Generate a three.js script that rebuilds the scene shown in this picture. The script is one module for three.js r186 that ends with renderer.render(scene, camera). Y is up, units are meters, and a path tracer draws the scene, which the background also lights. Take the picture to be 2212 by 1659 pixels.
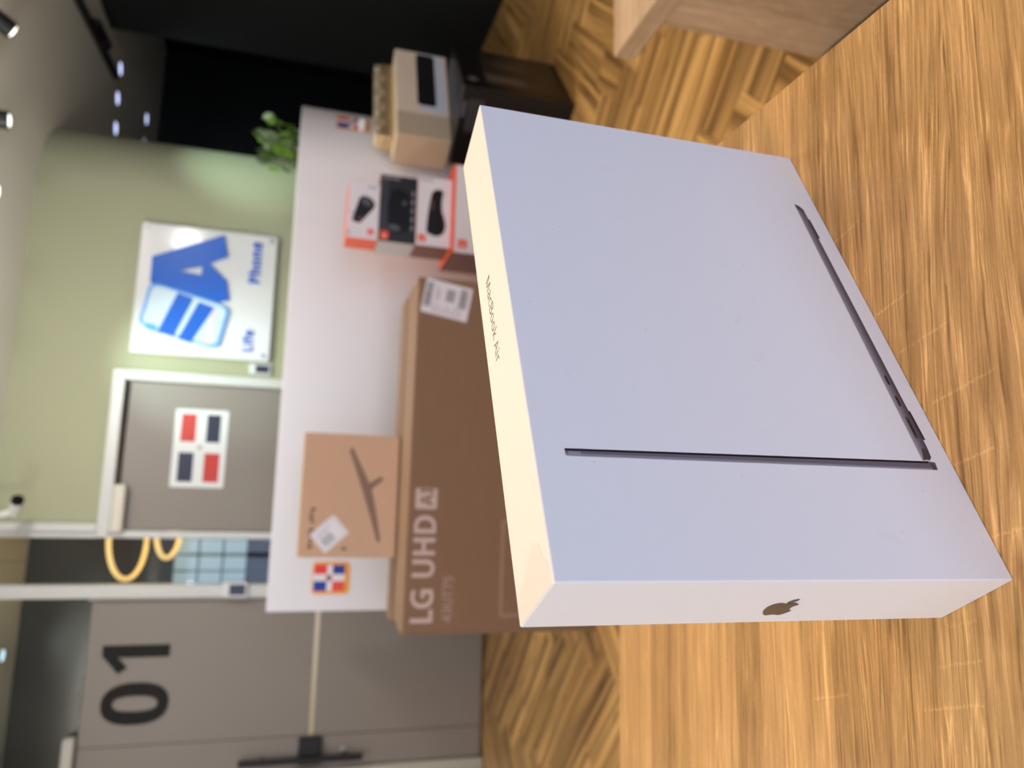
import * as THREE from 'three';
import { RoundedBoxGeometry } from 'three/addons/geometries/RoundedBoxGeometry.js';
import { TextGeometry } from 'three/addons/geometries/TextGeometry.js';
import { FontLoader } from 'three/addons/loaders/FontLoader.js';
import { mergeGeometries } from 'three/addons/utils/BufferGeometryUtils.js';
import { RectAreaLightUniformsLib } from 'three/addons/lights/RectAreaLightUniformsLib.js';

// ------------------------------------------------------------------ camera, sky, light, exposure
RectAreaLightUniformsLib.init();
const scene = new THREE.Scene();
const renderer = new THREE.WebGLRenderer({ antialias: true });
renderer.toneMapping = THREE.LinearToneMapping;
renderer.toneMappingExposure = 0.92;
renderer.shadowMap.enabled = true;

// the phone was held sideways: the picture's right side is down in the room
const camera = new THREE.PerspectiveCamera(2 * Math.atan(829.5 / 1650) * 180 / Math.PI, 2212 / 1659, 0.02, 60);
camera.position.set(0.0282, 1.1118, 0.3132);
camera.up.set(0.98563, 0.06635, 0.15534);
camera.lookAt(0.0282 + 0.16776, 1.1118 - 0.27679, 0.3132 - 0.94618);
camera.focus = 0.43;
camera.userData.fStop = 6.6;
scene.add(camera);

const SKY = new THREE.Color().setRGB(1.62, 1.98, 2.86);           // overcast daylight behind the shop front
scene.background = SKY;

const WARM = new THREE.Color().setRGB(1.0, 0.58, 0.20), NEUTRAL = new THREE.Color().setRGB(1.0, 0.965, 0.92), COOL = new THREE.Color().setRGB(0.72, 1.0, 0.92);

// ------------------------------------------------------------------ helpers
let seed = 7;
const rnd = () => { seed = (seed * 1664525 + 1013904223) >>> 0; return seed / 4294967296; };
const hash = (x, y) => { let h = (x * 374761393 + y * 668265263) | 0; h = Math.imul(h ^ (h >>> 13), 1274126177); return ((h ^ (h >>> 16)) >>> 0) / 4294967296; };
const noise = (x, y) => {
  const i = Math.floor(x), j = Math.floor(y), f = x - i, g = y - j, u = f * f * (3 - 2 * f), v = g * g * (3 - 2 * g);
  const a = hash(i, j), b = hash(i + 1, j), c = hash(i, j + 1), d = hash(i + 1, j + 1);
  return a + (b - a) * u + (c - a) * v + (a - b - c + d) * u * v;
};
const clamp = (v, a = 0, b = 1) => Math.min(b, Math.max(a, v));
const taken = new Map();
const numbered = (n) => { const k = taken.get(n) || 0; taken.set(n, k + 1); return k ? n + '_' + String(k).padStart(3, '0') : n; };
const shade = (o) => { o.castShadow = true; o.receiveShadow = true; return o; };
function mesh(name, geometry, material, parent) {
  const m = shade(new THREE.Mesh(geometry, material));
  m.name = parent ? name : numbered(name);
  (parent || scene).add(m);
  return m;
}
function thing(name, label, category, p = [0, 0, 0], turn = 0, group) {
  const g = new THREE.Group(); g.name = numbered(name); g.position.set(...p); g.rotation.y = turn;
  g.userData = { label, category }; if (group) g.userData.group = group;
  scene.add(g); return g;
}
function tag(o, label, category, group) { o.userData.label = label; o.userData.category = category; if (group) o.userData.group = group; return o; }
function struct(name, label, category, geometry, material) {
  const o = geometry ? mesh(name, geometry, material) : (() => { const g = new THREE.Group(); g.name = numbered(name); scene.add(g); return g; })();
  o.userData.kind = 'structure'; return tag(o, label, category);
}
const box = (x0, x1, y0, y1, z0, z1) => new THREE.BoxGeometry(x1 - x0, y1 - y0, z1 - z0).translate((x0 + x1) / 2, (y0 + y1) / 2, (z0 + z1) / 2);
const rbox = (x0, x1, y0, y1, z0, z1, r = 0.004, s = 2) => new RoundedBoxGeometry(x1 - x0, y1 - y0, z1 - z0, s, r).translate((x0 + x1) / 2, (y0 + y1) / 2, (z0 + z1) / 2);
const join = (...g) => mergeGeometries(g.map((x) => { const y = x.index ? x.toNonIndexed() : x; for (const k of Object.keys(y.attributes)) if (!['position', 'normal', 'uv'].includes(k)) y.deleteAttribute(k); return y; }));
const std = (r, g, b, rough = 0.6, o = {}) => new THREE.MeshStandardMaterial({ color: new THREE.Color().setRGB(r, g, b), roughness: rough, ...o });
const phys = (r, g, b, rough = 0.6, o = {}) => new THREE.MeshPhysicalMaterial({ color: new THREE.Color().setRGB(r, g, b), roughness: rough, ...o });
function canvas(w, h, draw) {
  const c = document.createElement('canvas'); c.width = w; c.height = h; const x = c.getContext('2d'); draw(x, w, h);
  const t = new THREE.CanvasTexture(c); t.colorSpace = THREE.SRGBColorSpace; return t;
}
function data(w, h, f, srgb = true) {
  const a = new Uint8Array(w * h * 4);
  for (let j = 0; j < h; j++) for (let i = 0; i < w; i++) { const c = f(i, j), k = (j * w + i) * 4; a[k] = c[0]; a[k + 1] = c[1]; a[k + 2] = c[2]; a[k + 3] = 255; }
  const t = new THREE.DataTexture(a, w, h); if (srgb) t.colorSpace = THREE.SRGBColorSpace;
  t.wrapS = t.wrapT = THREE.RepeatWrapping; t.magFilter = THREE.LinearFilter; t.minFilter = THREE.LinearFilter; t.needsUpdate = true; return t;
}
const rr = (x, a, b, w, h, r) => { x.beginPath(); x.moveTo(a + r, b); x.lineTo(a + w - r, b); x.quadraticCurveTo(a + w, b, a + w, b + r); x.lineTo(a + w, b + h - r); x.quadraticCurveTo(a + w, b + h, a + w - r, b + h); x.lineTo(a + r, b + h); x.quadraticCurveTo(a, b + h, a, b + h - r); x.lineTo(a, b + r); x.quadraticCurveTo(a, b, a + r, b); x.closePath(); };
function roundShape(w, h, r) {
  const s = new THREE.Shape(), a = -w / 2, b = -h / 2;
  s.moveTo(a + r, b); s.lineTo(a + w - r, b); s.quadraticCurveTo(a + w, b, a + w, b + r); s.lineTo(a + w, b + h - r); s.quadraticCurveTo(a + w, b + h, a + w - r, b + h); s.lineTo(a + r, b + h); s.quadraticCurveTo(a, b + h, a, b + h - r); s.lineTo(a, b + r); s.quadraticCurveTo(a, b, a + r, b);
  return s;
}
const ext = (shape, depth, bevel = 0) => new THREE.ExtrudeGeometry(shape, { depth, bevelEnabled: bevel > 0, bevelSize: bevel, bevelThickness: bevel, bevelSegments: 2, curveSegments: 12 });
const poly = (pts) => { const s = new THREE.Shape(); pts.forEach(([a, b], i) => (i ? s.lineTo(a, b) : s.moveTo(a, b))); s.closePath(); return s; };
const sansBold = await new FontLoader().loadAsync('fonts/droid/droid_sans_bold.typeface.json');
const sans = await new FontLoader().loadAsync('fonts/droid/droid_sans_regular.typeface.json');
function text(str, font, width, depth) {                          // centred, scaled to a width
  const g = new TextGeometry(str, { font, size: 1, depth: 1, curveSegments: 6 }); g.computeBoundingBox();
  const b = g.boundingBox, k = width / (b.max.x - b.min.x);
  g.translate(-(b.max.x + b.min.x) / 2, -(b.max.y + b.min.y) / 2, 0); g.scale(k, k, depth); return g;
}

// ------------------------------------------------------------------ room sizes (metres; the laptop box stands at x = 0, z = 0 on the table)
const TABLE = 0.75, CEIL = 2.44, WALL = -3.925;

// ------------------------------------------------------------------ materials of the setting
const olive = std(0.405, 0.412, 0.262, 0.75);
const ceilingPaint = std(0.88, 0.87, 0.78, 0.85);
const blackPaint = std(0.004, 0.0045, 0.0045, 0.8);
const blackPaint2 = std(0.006, 0.007, 0.0065, 0.8);
const plainWall = std(0.72, 0.70, 0.66, 0.8);
const frameWhite = std(0.66, 0.66, 0.62, 0.35);
const taupe = std(0.27, 0.235, 0.2, 0.5);
const glass = phys(0.93, 0.97, 0.95, 0.02, { transmission: 1, thickness: 0, ior: 1.45 });
const blackMetal = std(0.012, 0.012, 0.012, 0.45, { metalness: 0.2 });

// ------------------------------------------------------------------ floor: herringbone planks
function plankTexture(n) {
  return data(1024, 256, (i, j) => {
    const x = i / 1024 * 0.75, y = j / 256 * 0.15, wob = (noise(x * 3 + n * 9, y * 10) - 0.5) * 0.03;
    const streak = noise(x * 1.6 + n * 31, (y + wob) * 52), fine = noise(x * 10, (y + wob * 0.4) * 420 + n * 77), mid = noise(x * 4 + n * 3, (y + wob) * 120);
    const knot = Math.exp(-(((x - 0.25 - n * 0.2) / 0.03) ** 2 + ((y - 0.05 - n * 0.02) / 0.008) ** 2));
    let t = clamp(-0.02 + streak * 0.80 + mid * 0.30 + (fine - 0.5) * 0.14) - knot * 0.4;
    t = clamp(t);
    return [110 + t * 138, 80 + t * 122, 44 + t * 86];
  });
}
const plankMaps = [0, 1, 2].map(plankTexture);
const plankMaterials = plankMaps.flatMap((map) => [[1, 0.99, 0.95], [0.88, 0.86, 0.82], [0.72, 0.69, 0.65]].map(([r, g, b]) => std(r, g, b, 0.38, { map })));
{
  const fl = struct('floor', 'herringbone wooden plank floor of the shop', 'floor', box(-2.7, 4.4, -0.12, -0.012, -7.0, 3.3), std(0.09, 0.06, 0.035, 0.7));
  const w = 0.15, n = 5, L = w * n, gap = 0.0015, geos = [];
  for (const off of [0, 0.31, 0.63]) {
    const g = new THREE.BoxGeometry(L - gap, 0.012, w - gap), uv = g.attributes.uv, ps = g.attributes.position;
    for (let k = 0; k < uv.count; k++) uv.setXY(k, ps.getX(k) / L + 0.5 + off, ps.getZ(k) / w + 0.5);
    geos.push(g);
  }
  const c = Math.SQRT1_2, near = [], put = (cx, cy, turn) => {
    const x = (cx - cy) * c * w + 0.108, z = (cx + cy) * c * w - 2.4;
    if (x < -1.9 || x > 3.9 || z < -5.4 || z > -0.75) return;
    near.push([x, z, turn]);
  };
  for (let r = -60; r < 60; r++) for (let k = -8; k < 8; k++) put(r + 2 * n * k + n / 2, r + 0.5, 0);
  for (let q = -60; q < 60; q++) for (let k = -8; k < 8; k++) put(q + 0.5, q - 2 * n + 1 - 2 * n * k + n / 2, 1);
  near.sort((a, b) => Math.hypot(a[0], a[1]) - Math.hypot(b[0], b[1]));
  near.slice(0, 290).forEach(([x, z, turn]) => {
    const p = mesh('plank', geos[Math.floor(rnd() * 3)], plankMaterials[Math.floor(rnd() * 9)], fl);
    p.position.set(x, -0.006, z); p.rotation.y = -Math.PI / 4 + (turn ? -Math.PI / 2 : 0) + (rnd() < 0.5 ? Math.PI : 0);
  });
}

// ------------------------------------------------------------------ ceiling and outer walls
struct('ceiling', 'plain beige painted ceiling over the shop', 'ceiling', box(-2.7, 4.4, CEIL, CEIL + 0.15, -7.0, 3.3), ceilingPaint);
{ // back wall: flat from the grey door to the rounded end, then running back
  const R = 0.44, cx = 1.68, s = new THREE.Shape();              // plan: (x, -z)
  s.moveTo(0.70, -WALL); s.lineTo(cx, -WALL); s.absarc(cx, -WALL + R, R, -Math.PI / 2, 0, false); s.lineTo(cx + R, 6.9); s.lineTo(cx + R - 0.14, 6.9);
  s.lineTo(cx + R - 0.14, -WALL + R); s.absarc(cx, -WALL + R, R - 0.14, 0, -Math.PI / 2, true); s.lineTo(0.70, -WALL + 0.14); s.closePath();
  const g = new THREE.ExtrudeGeometry(s, { depth: CEIL, bevelEnabled: false, curveSegments: 32 }).rotateX(-Math.PI / 2);
  struct('wall_back', 'olive beige wall with a rounded end behind the white counter', 'wall', join(g, box(-0.126, 0.70, 1.975, CEIL, WALL - 0.14, WALL), box(-2.7, -1.31, 0, CEIL, WALL - 0.14, WALL)), olive);
}
struct('wall_left', 'plain wall on the left of the shop', 'wall', box(-2.85, -2.7, 0, CEIL, -7.0, 3.3), plainWall);
struct('wall_right', 'black wall panel on the right of the shop', 'wall', box(3.2, 3.34, 0, CEIL, -4.95, 3.3), blackPaint2);
struct('wall_far', 'black end wall of the passage past the rounded corner', 'wall', join(box(-2.7, 4.4, 0, CEIL, -7.05, -6.88), box(4.25, 4.4, 0, CEIL, -7.0, 3.3)), blackPaint);
{ // shop front behind the camera: wide opening to the street
  const g = struct('wall_front', 'shop front wall with a wide opening to the street', 'wall', join(box(-2.7, -2.2, 0, CEIL, 3.15, 3.3), box(2.7, 3.2, 0, CEIL, 3.15, 3.3), box(-2.2, 2.7, 0, 0.12, 3.15, 3.3), box(-2.2, 2.7, 2.3, CEIL, 3.15, 3.3)), plainWall);
  for (const x of [-0.6, 1.05]) mesh('mullion', box(x - 0.03, x + 0.03, 0.12, 2.3, 3.2, 3.26), blackMetal, g);
}

// ------------------------------------------------------------------ grey door, glass strip, numbered door
{
  const d = struct('door_1', 'grey door in a white frame, carrying the quartered flag poster', 'door');
  mesh('panel', rbox(-0.088, 0.662, 0.01, 1.90, WALL - 0.06, WALL - 0.015, 0.003), taupe, d);
  mesh('stile', rbox(-0.088, 0.034, 0.01, 1.90, WALL - 0.02, WALL - 0.0145, 0.001), taupe, d);
  mesh('door_frame', join(rbox(0.664, 0.714, 0, 1.9215, WALL - 0.10, WALL + 0.025, 0.004), rbox(-0.126, 0.714, 1.922, 1.978, WALL - 0.10, WALL + 0.025, 0.004), rbox(-0.126, -0.09, 0, 1.9215, WALL - 0.10, WALL + 0.012, 0.004)), frameWhite, d);
  const cl = mesh('door_closer', rbox(-0.10, 0.135, 1.862, 1.918, WALL - 0.01, WALL + 0.05, 0.012, 3), std(0.72, 0.67, 0.55, 0.45), d);
  cl.userData.label = 'cream coloured closer box';
}
struct('trim_1', 'white vertical post from the grey door frame up to the ceiling', 'trim', join(rbox(-0.1, -0.058, 1.978, CEIL, WALL - 0.06, WALL + 0.03, 0.006), rbox(-0.128, -0.1, 1.978, CEIL, WALL - 0.06, WALL + 0.01, 0.004)), frameWhite);
{
  const w = struct('window_1', 'tall narrow glass pane between the grey door and the white post', 'window');
  mesh('pane', box(-0.352, -0.127, 0.02, CEIL, WALL - 0.012, WALL - 0.004), glass, w);
}
struct('trim_2', 'white floor to ceiling post between glass pane and numbered door', 'trim', rbox(-0.414, -0.350, 0, CEIL, WALL - 0.06, WALL + 0.035, 0.008), frameWhite);
{
  const d = struct('door_2', 'grey door with large black number 01 and a gold inlay line', 'door');
  mesh('panel', join(rbox(-1.098, -0.43, 0.012, 0.888, WALL - 0.045, WALL, 0.002), rbox(-1.098, -0.43, 0.912, 1.965, WALL - 0.045, WALL, 0.002)), taupe, d);
  mesh('stile', rbox(-1.252, -1.101, 0.012, 1.965, WALL - 0.045, WALL - 0.001, 0.002), taupe, d);
  const inlay = mesh('inlay', box(-1.098, -0.43, 0.8885, 0.9115, WALL - 0.044, WALL + 0.0008), std(0.62, 0.5, 0.30, 0.3, { metalness: 0.75 }), d); inlay.userData.label = 'thin gold inlay line';
  for (const [ch, x, wd] of [['0', -0.908, 0.192], ['1', -0.703, 0.132]]) {
    const g = text(ch, sansBold, wd, 0.006); g.computeBoundingBox(); const hh = g.boundingBox.max.y - g.boundingBox.min.y; g.scale(1, 0.30 / hh, 1);
    const n = mesh('numeral', g.translate(x, ch === '0' ? 1.733 : 1.748, WALL), std(0.009, 0.008, 0.006, 0.8), d); n.userData.label = 'black number ' + ch;
  }
  const hnd = mesh('handle', join(rbox(-1.215, -1.185, 0.64, 1.24, WALL + 0.045, WALL + 0.072, 0.006), box(-1.208, -1.192, 0.72, 0.736, WALL - 0.001, WALL + 0.05), box(-1.208, -1.192, 1.12, 1.136, WALL - 0.001, WALL + 0.05)), blackMetal, d); hnd.userData.label = 'long black pull bar';
  mesh('lock_box', rbox(-1.232, -1.105, 0.846, 0.958, WALL - 0.001, WALL + 0.04, 0.006), blackMetal, d);
  mesh('key_cylinder', new THREE.CylinderGeometry(0.014, 0.014, 0.02, 20).rotateX(Math.PI / 2).translate(-1.17, 0.735, WALL + 0.006), std(0.6, 0.57, 0.45, 0.3, { metalness: 0.9 }), d);
  mesh('door_closer', rbox(-1.28, -1.045, 1.97, 2.02, WALL - 0.01, WALL + 0.05, 0.01, 3), std(0.55, 0.53, 0.47, 0.45), d);
  mesh('door_frame', join(rbox(-1.31, -1.256, 0, CEIL, WALL - 0.08, WALL + 0.02, 0.005), box(-0.43, -0.414, 0, 1.985, WALL - 0.05, WALL - 0.012)), std(0.5, 0.48, 0.4, 0.4), d);
}
{
  const w = struct('window_2', 'dark glass transom above the numbered grey door', 'window');
  mesh('pane', box(-1.256, -0.414, 1.972, CEIL, WALL - 0.03, WALL - 0.022), glass, w);
}

// the small dark office behind the glass
const officeBack = -4.56;
struct('wall_office', 'dark charcoal wall of the office behind the glass', 'wall', join(box(-2.7, 1.5, 0, CEIL, officeBack - 0.1, officeBack), box(1.2, 1.3, 0, CEIL, officeBack, WALL - 0.14)), std(0.007, 0.007, 0.008, 0.7));
{
  const w = struct('window_3', 'pale blue gridded window seen through the narrow glass', 'window');
  const lit = new THREE.MeshStandardMaterial({ color: 0x8fa6b4, emissive: new THREE.Color().setRGB(0.26, 0.34, 0.38), roughness: 0.3 });
  for (let i = 0; i < 3; i++) for (let j = 0; j < 3; j++) mesh('pane', box(-0.42 + i * 0.092, -0.334 + i * 0.092, 1.30 + j * 0.133, 1.423 + j * 0.133, officeBack + 0.004, officeBack + 0.012), lit, w);
  mesh('window_frame', join(...[0, 1, 2, 3].map((i) => box(-0.428 + i * 0.092, -0.42 + i * 0.092, 1.29, 1.70, officeBack, officeBack + 0.02)), ...[0, 1, 2, 3].map((j) => box(-0.428, -0.144, 1.290 + j * 0.133, 1.300 + j * 0.133, officeBack, officeBack + 0.017))), std(0.05, 0.055, 0.06, 0.5), w);
}
const ledWarm = new THREE.MeshStandardMaterial({ color: 0xffe2a0, emissive: new THREE.Color().setRGB(1.05, 0.64, 0.2), roughness: 0.4 });
{
  const t = thing('ring_lamp', 'warm two tier ring lamp hanging behind the narrow glass', 'lamp', [-0.145, 1.90, -4.315]);
  for (const [x, y, z, r, tilt, lean] of [[0, 0, 0, 0.212, 0.28, 0.06], [0.065, -0.20, 0.0, 0.165, 0.26, 0]]) {
    mesh('led_ring', new THREE.TorusGeometry(r, 0.0125, 12, 64).rotateX(Math.PI / 2 - tilt).rotateZ(lean).translate(x, y, z), ledWarm, t);
    for (const a of [0, 2.1, 4.2]) { const q = new THREE.Vector3(Math.cos(a) * r, 0, Math.sin(a) * r).applyAxisAngle(new THREE.Vector3(1, 0, 0), -tilt).applyAxisAngle(new THREE.Vector3(0, 0, 1), lean), h = CEIL - 1.90 - y - q.y; mesh('suspension_cable', new THREE.CylinderGeometry(0.0012, 0.0012, h, 5).translate(x + q.x, y + q.y + h / 2, z + q.z), blackMetal, t); }
    const l = new THREE.PointLight(WARM, 0.05, 0, 2); l.position.set(x, y - 0.02, z); l.castShadow = true; t.add(l);
  }
}

// ------------------------------------------------------------------ lamps
const lens = (k) => new THREE.MeshStandardMaterial({ color: 0xffffff, emissive: new THREE.Color().setRGB(1, 1, 1).multiply(k), roughness: 0.3 });
function downlight(x, z, label, group, colour, power, glow, y = CEIL, r = 0.045, angle = 1.1, soft = 2) {
  const t = thing('downlight', label, 'lamp', [x, y, z], 0, group);
  mesh('trim_ring', new THREE.TorusGeometry(r + 0.006, 0.007, 8, 32).rotateX(Math.PI / 2).translate(0, -0.002, 0), std(0.5, 0.48, 0.42, 0.5), t);
  mesh('lamp_lens', new THREE.CylinderGeometry(r, r, 0.006, 28).translate(0, -0.004, 0), lens(glow), t);
  const l = new THREE.SpotLight(colour, power, 0, angle, 0.8, 2); l.position.set(0, -0.03, 0); l.target.position.set(0, -1.5, 0); l.shadow.radius = soft; l.castShadow = true; t.add(l, l.target);
  return t;
}
const blueGlow = new THREE.Color().setRGB(1.0, 1.15, 1.8);
[[3.111, -5.30, 'downlight in the passage ceiling nearest the black ceiling track'], [2.891, -5.316, 'middle of the nearer row of passage downlights'], [2.683, -5.36, 'downlight of the nearer passage row beside the rounded wall'],
  [3.257, -6.324, 'downlight of the farther passage row beside the black wall'], [3.041, -6.337, 'dimmest passage downlight, half hidden by the rounded wall']].forEach(([x, z, l], i) => downlight(x, z, l, 'passage downlights', new THREE.Color().setRGB(0.85, 0.92, 1), i === 4 ? 0.08 : 0.25, blueGlow.clone().multiplyScalar(i === 4 ? 0.3 : 1)));
downlight(-0.735, -4.33, 'round downlight in the office ceiling above the numbered door', undefined, NEUTRAL, 1.2, new THREE.Color().setRGB(0.9, 1.3, 1.6), CEIL, 0.03, 1.2);
// lamps over the table and the shop, above the frame
for (const [x, z, l, p] of [[-0.1, 0.1, 'warm downlight straight above the wooden table', 2.2], [0.9, -0.35, 'warm downlight above the wooden bench', 3.0], [-1.2, -0.9, 'warm downlight left of the wooden table', 1.9], [0.3, -1.8, 'warm downlight above the television cartons', 1.7], [1.9, -1.7, 'warm downlight above the black carton', 2.2]]) downlight(x, z, l, 'warm downlights over the shop floor', WARM, p, WARM.clone().multiplyScalar(2), CEIL, 0.05, 1.15, 4);
function panelLamp(x, z, w, d, power, label) {
  const t = thing('panel_lamp', label, 'lamp', [x, CEIL, z], 0, 'square ceiling panel lamps');
  mesh('housing', join(box(-w / 2 - 0.02, w / 2 + 0.02, -0.025, 0, -d / 2 - 0.02, -d / 2), box(-w / 2 - 0.02, w / 2 + 0.02, -0.025, 0, d / 2, d / 2 + 0.02), box(-w / 2 - 0.02, -w / 2, -0.025, 0, -d / 2, d / 2), box(w / 2, w / 2 + 0.02, -0.025, 0, -d / 2, d / 2)), frameWhite, t);
  mesh('lamp_diffuser', box(-w / 2, w / 2, -0.012, -0.004, -d / 2, d / 2), lens(NEUTRAL.clone().multiplyScalar(1.5)), t);
  const l = new THREE.RectAreaLight(NEUTRAL, power, w, d); l.position.set(0, -0.02, 0); l.rotation.x = -Math.PI / 2; t.add(l);
}
panelLamp(-1.9, 0.9, 0.6, 0.6, 10, 'ceiling panel lamp left of the camera');
function globeLamp(x, y, z, power, label) {
  const t = thing('globe_lamp', label, 'lamp', [x, CEIL, z], 0, 'white globe pendant lamps');
  mesh('ceiling_rose', new THREE.CylinderGeometry(0.05, 0.055, 0.02, 24).translate(0, -0.01, 0), frameWhite, t);
  mesh('cord', new THREE.CylinderGeometry(0.003, 0.003, CEIL - y - 0.08, 8).translate(0, -(CEIL - y - 0.08) / 2, 0), blackMetal, t);
  mesh('lamp_globe', new THREE.SphereGeometry(0.09, 32, 20).translate(0, y - CEIL, 0), lens(NEUTRAL.clone().multiplyScalar(1.6)), t);
  const l = new THREE.PointLight(NEUTRAL, power, 0, 2); l.position.set(0, y - CEIL, 0); l.shadow.radius = 5; l.castShadow = true; t.add(l);
}
globeLamp(-1.35, 2.02, -1.6, 2.3, 'white globe pendant left of the television cartons');
globeLamp(0.65, 2.19, -2.55, 3.0, 'white globe pendant above the speaker boxes');
globeLamp(2.4, 2.1, -0.9, 1.9, 'white globe pendant right of the wooden bench');
globeLamp(-0.9, 2.05, 1.3, 0.9, 'white globe pendant behind the camera');
function trackSpot(p, top, label, power, angle) {                          // p: lens centre, top: upper end of the tube
  const t = thing('spot_lamp', label, 'lamp', p, 0, 'black tube spot lamps'), d = new THREE.Vector3(...top).sub(new THREE.Vector3(...p)), L = d.length(), q = new THREE.Quaternion().setFromUnitVectors(new THREE.Vector3(0, 1, 0), d.clone().normalize());
  const prof = [[0.026, 0.002], [0.034, 0], [0.036, 0.004], [0.036, L - 0.006], [0.03, L]].map(([a, b]) => new THREE.Vector2(a, b));
  mesh('tube', new THREE.LatheGeometry(prof, 28).applyQuaternion(q), blackMetal, t);
  mesh('lamp_lens', new THREE.SphereGeometry(0.027, 20, 8, 0, Math.PI * 2, Math.PI * 0.5, Math.PI * 0.5).scale(1, 0.35, 1).translate(0, 0.003, 0).applyQuaternion(q), lens(new THREE.Color().setRGB(3.2, 3.4, 3.0)), t);
  mesh('stem', new THREE.CylinderGeometry(0.006, 0.006, CEIL - top[1] + 0.01, 10).translate(d.x, d.y + (CEIL - top[1]) / 2 - 0.005, d.z), blackMetal, t);
  const l = new THREE.SpotLight(COOL, power, 0, angle, 1, 2), n = d.clone().normalize(); l.position.copy(n.clone().multiplyScalar(-0.02)); l.target.position.copy(n.clone().multiplyScalar(-2)); l.shadow.radius = 1.4; l.castShadow = true; t.add(l, l.target);
}
trackSpot([1.902, 2.28, -2.944], [1.96, 2.40, -2.87], 'tilted black tube spot lamp nearest the black wall', 0.8, 0.5);
trackSpot([1.56, 2.28, -3.03], [1.548, 2.41, -3.0], 'black tube spot lamp above the rounded wall end', 0.8, 0.5);
trackSpot([1.262, 2.293, -3.05], [1.262, 2.42, -3.03], 'black tube spot lamp above the sign, cut by the frame', 0.8, 0.5);
trackSpot([0.74, 2.335, -3.02], [0.736, 2.42, -2.92], 'black tube spot lamp above the grey door frame', 4.2, 0.42);
trackSpot([2.2, 2.32, -2.42], [2.213, 2.39, -2.30], 'black tube spot lamp aimed at the rounded wall end', 10, 0.26);
{
  const t = thing('track_rail', 'black lighting track on the ceiling beside the black wall', 'lighting track', [2.905, CEIL, -4.5], Math.atan2(0.095, -0.94) + Math.PI);
  mesh('rail', rbox(-0.022, 0.022, -0.035, 0, -0.66, 0.9, 0.003), blackMetal, t);
  mesh('adapter', rbox(0.02, 0.06, -0.06, -0.004, -0.30, 0.02, 0.004), blackMetal, t);
  const l = new THREE.SpotLight(COOL, 1, 0, 0.5, 1, 2); l.position.set(-0.03, -0.075, -0.2); l.target.position.set(-0.98, -1.25, 0.22); l.shadow.radius = 2; l.castShadow = true; t.add(l, l.target);
  mesh('lamp_head', new THREE.CylinderGeometry(0.026, 0.03, 0.05, 20).rotateZ(-0.7).translate(0.005, -0.045, -0.2), blackMetal, t);
  mesh('lamp_strip', box(0.056, 0.064, -0.05, -0.02, -0.28, -0.10), lens(new THREE.Color().setRGB(0.05, 0.09, 0.09)), t);
}

// ------------------------------------------------------------------ wooden table
function woodFields(W, H, sx, sz, strips) {                        // sx, sz metres covered; returns tone 0..1 per pixel
  const a = new Float32Array(W * H);
  for (let j = 0; j < H; j++) for (let i = 0; i < W; i++) {
    const x = i / W * sx, z = j / H * sz, k = strips.findIndex((s) => z < s.end), s = strips[k], o = k * 17.3;
    const warp = (noise(x * 2.2 + o, z * 9 + o) - 0.5) * 0.03 * s.wave + (noise(x * 9, z * 26 + o) - 0.5) * 0.006;
    const zz = z + warp;
    const wig = (noise(x * 55 + o, zz * 240) - 0.5) * 0.0011, zw = zz + wig;
    const broad = noise(x * 1.1 + o, zz * 24 + o), mid = noise(x * 4.5 + o, zz * 150), fib = noise(x * 17 + o, zw * 560), fine = noise(x * 52, zw * 1350 + o), dash = noise(x * 24 + o * 3, zw * 700), sand = noise(x * 520, z * 1400);
    const ridge = (Math.pow(1 - Math.abs(2 * noise(x * 9 + o, zw * 430) - 1), 9) + 0.7 * Math.pow(1 - Math.abs(2 * noise(x * 14 + o + 50, zw * 640) - 1), 8)) * clamp(noise(x * 26 + o, zw * 120) * 2.2 - 0.5), split = Math.pow(1 - Math.abs(2 * noise(x * 2.2 + o * 2, zw * 70) - 1), 16);
    a[j * W + i] = s.tone - 0.07 * s.fibre + (broad - 0.5) * 0.24 + (mid - 0.5) * 0.2 + ((fib - 0.5) * 0.20 + (fine - 0.5) * 0.20 + ridge * 0.36 - split * 0.22 * (dash > 0.4 ? 1 : 0)) * s.fibre - clamp((dash - 0.76) * 4) * 0.3 * s.fibre + (sand - 0.5) * 0.07;
  }
  return a;
}
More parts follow.
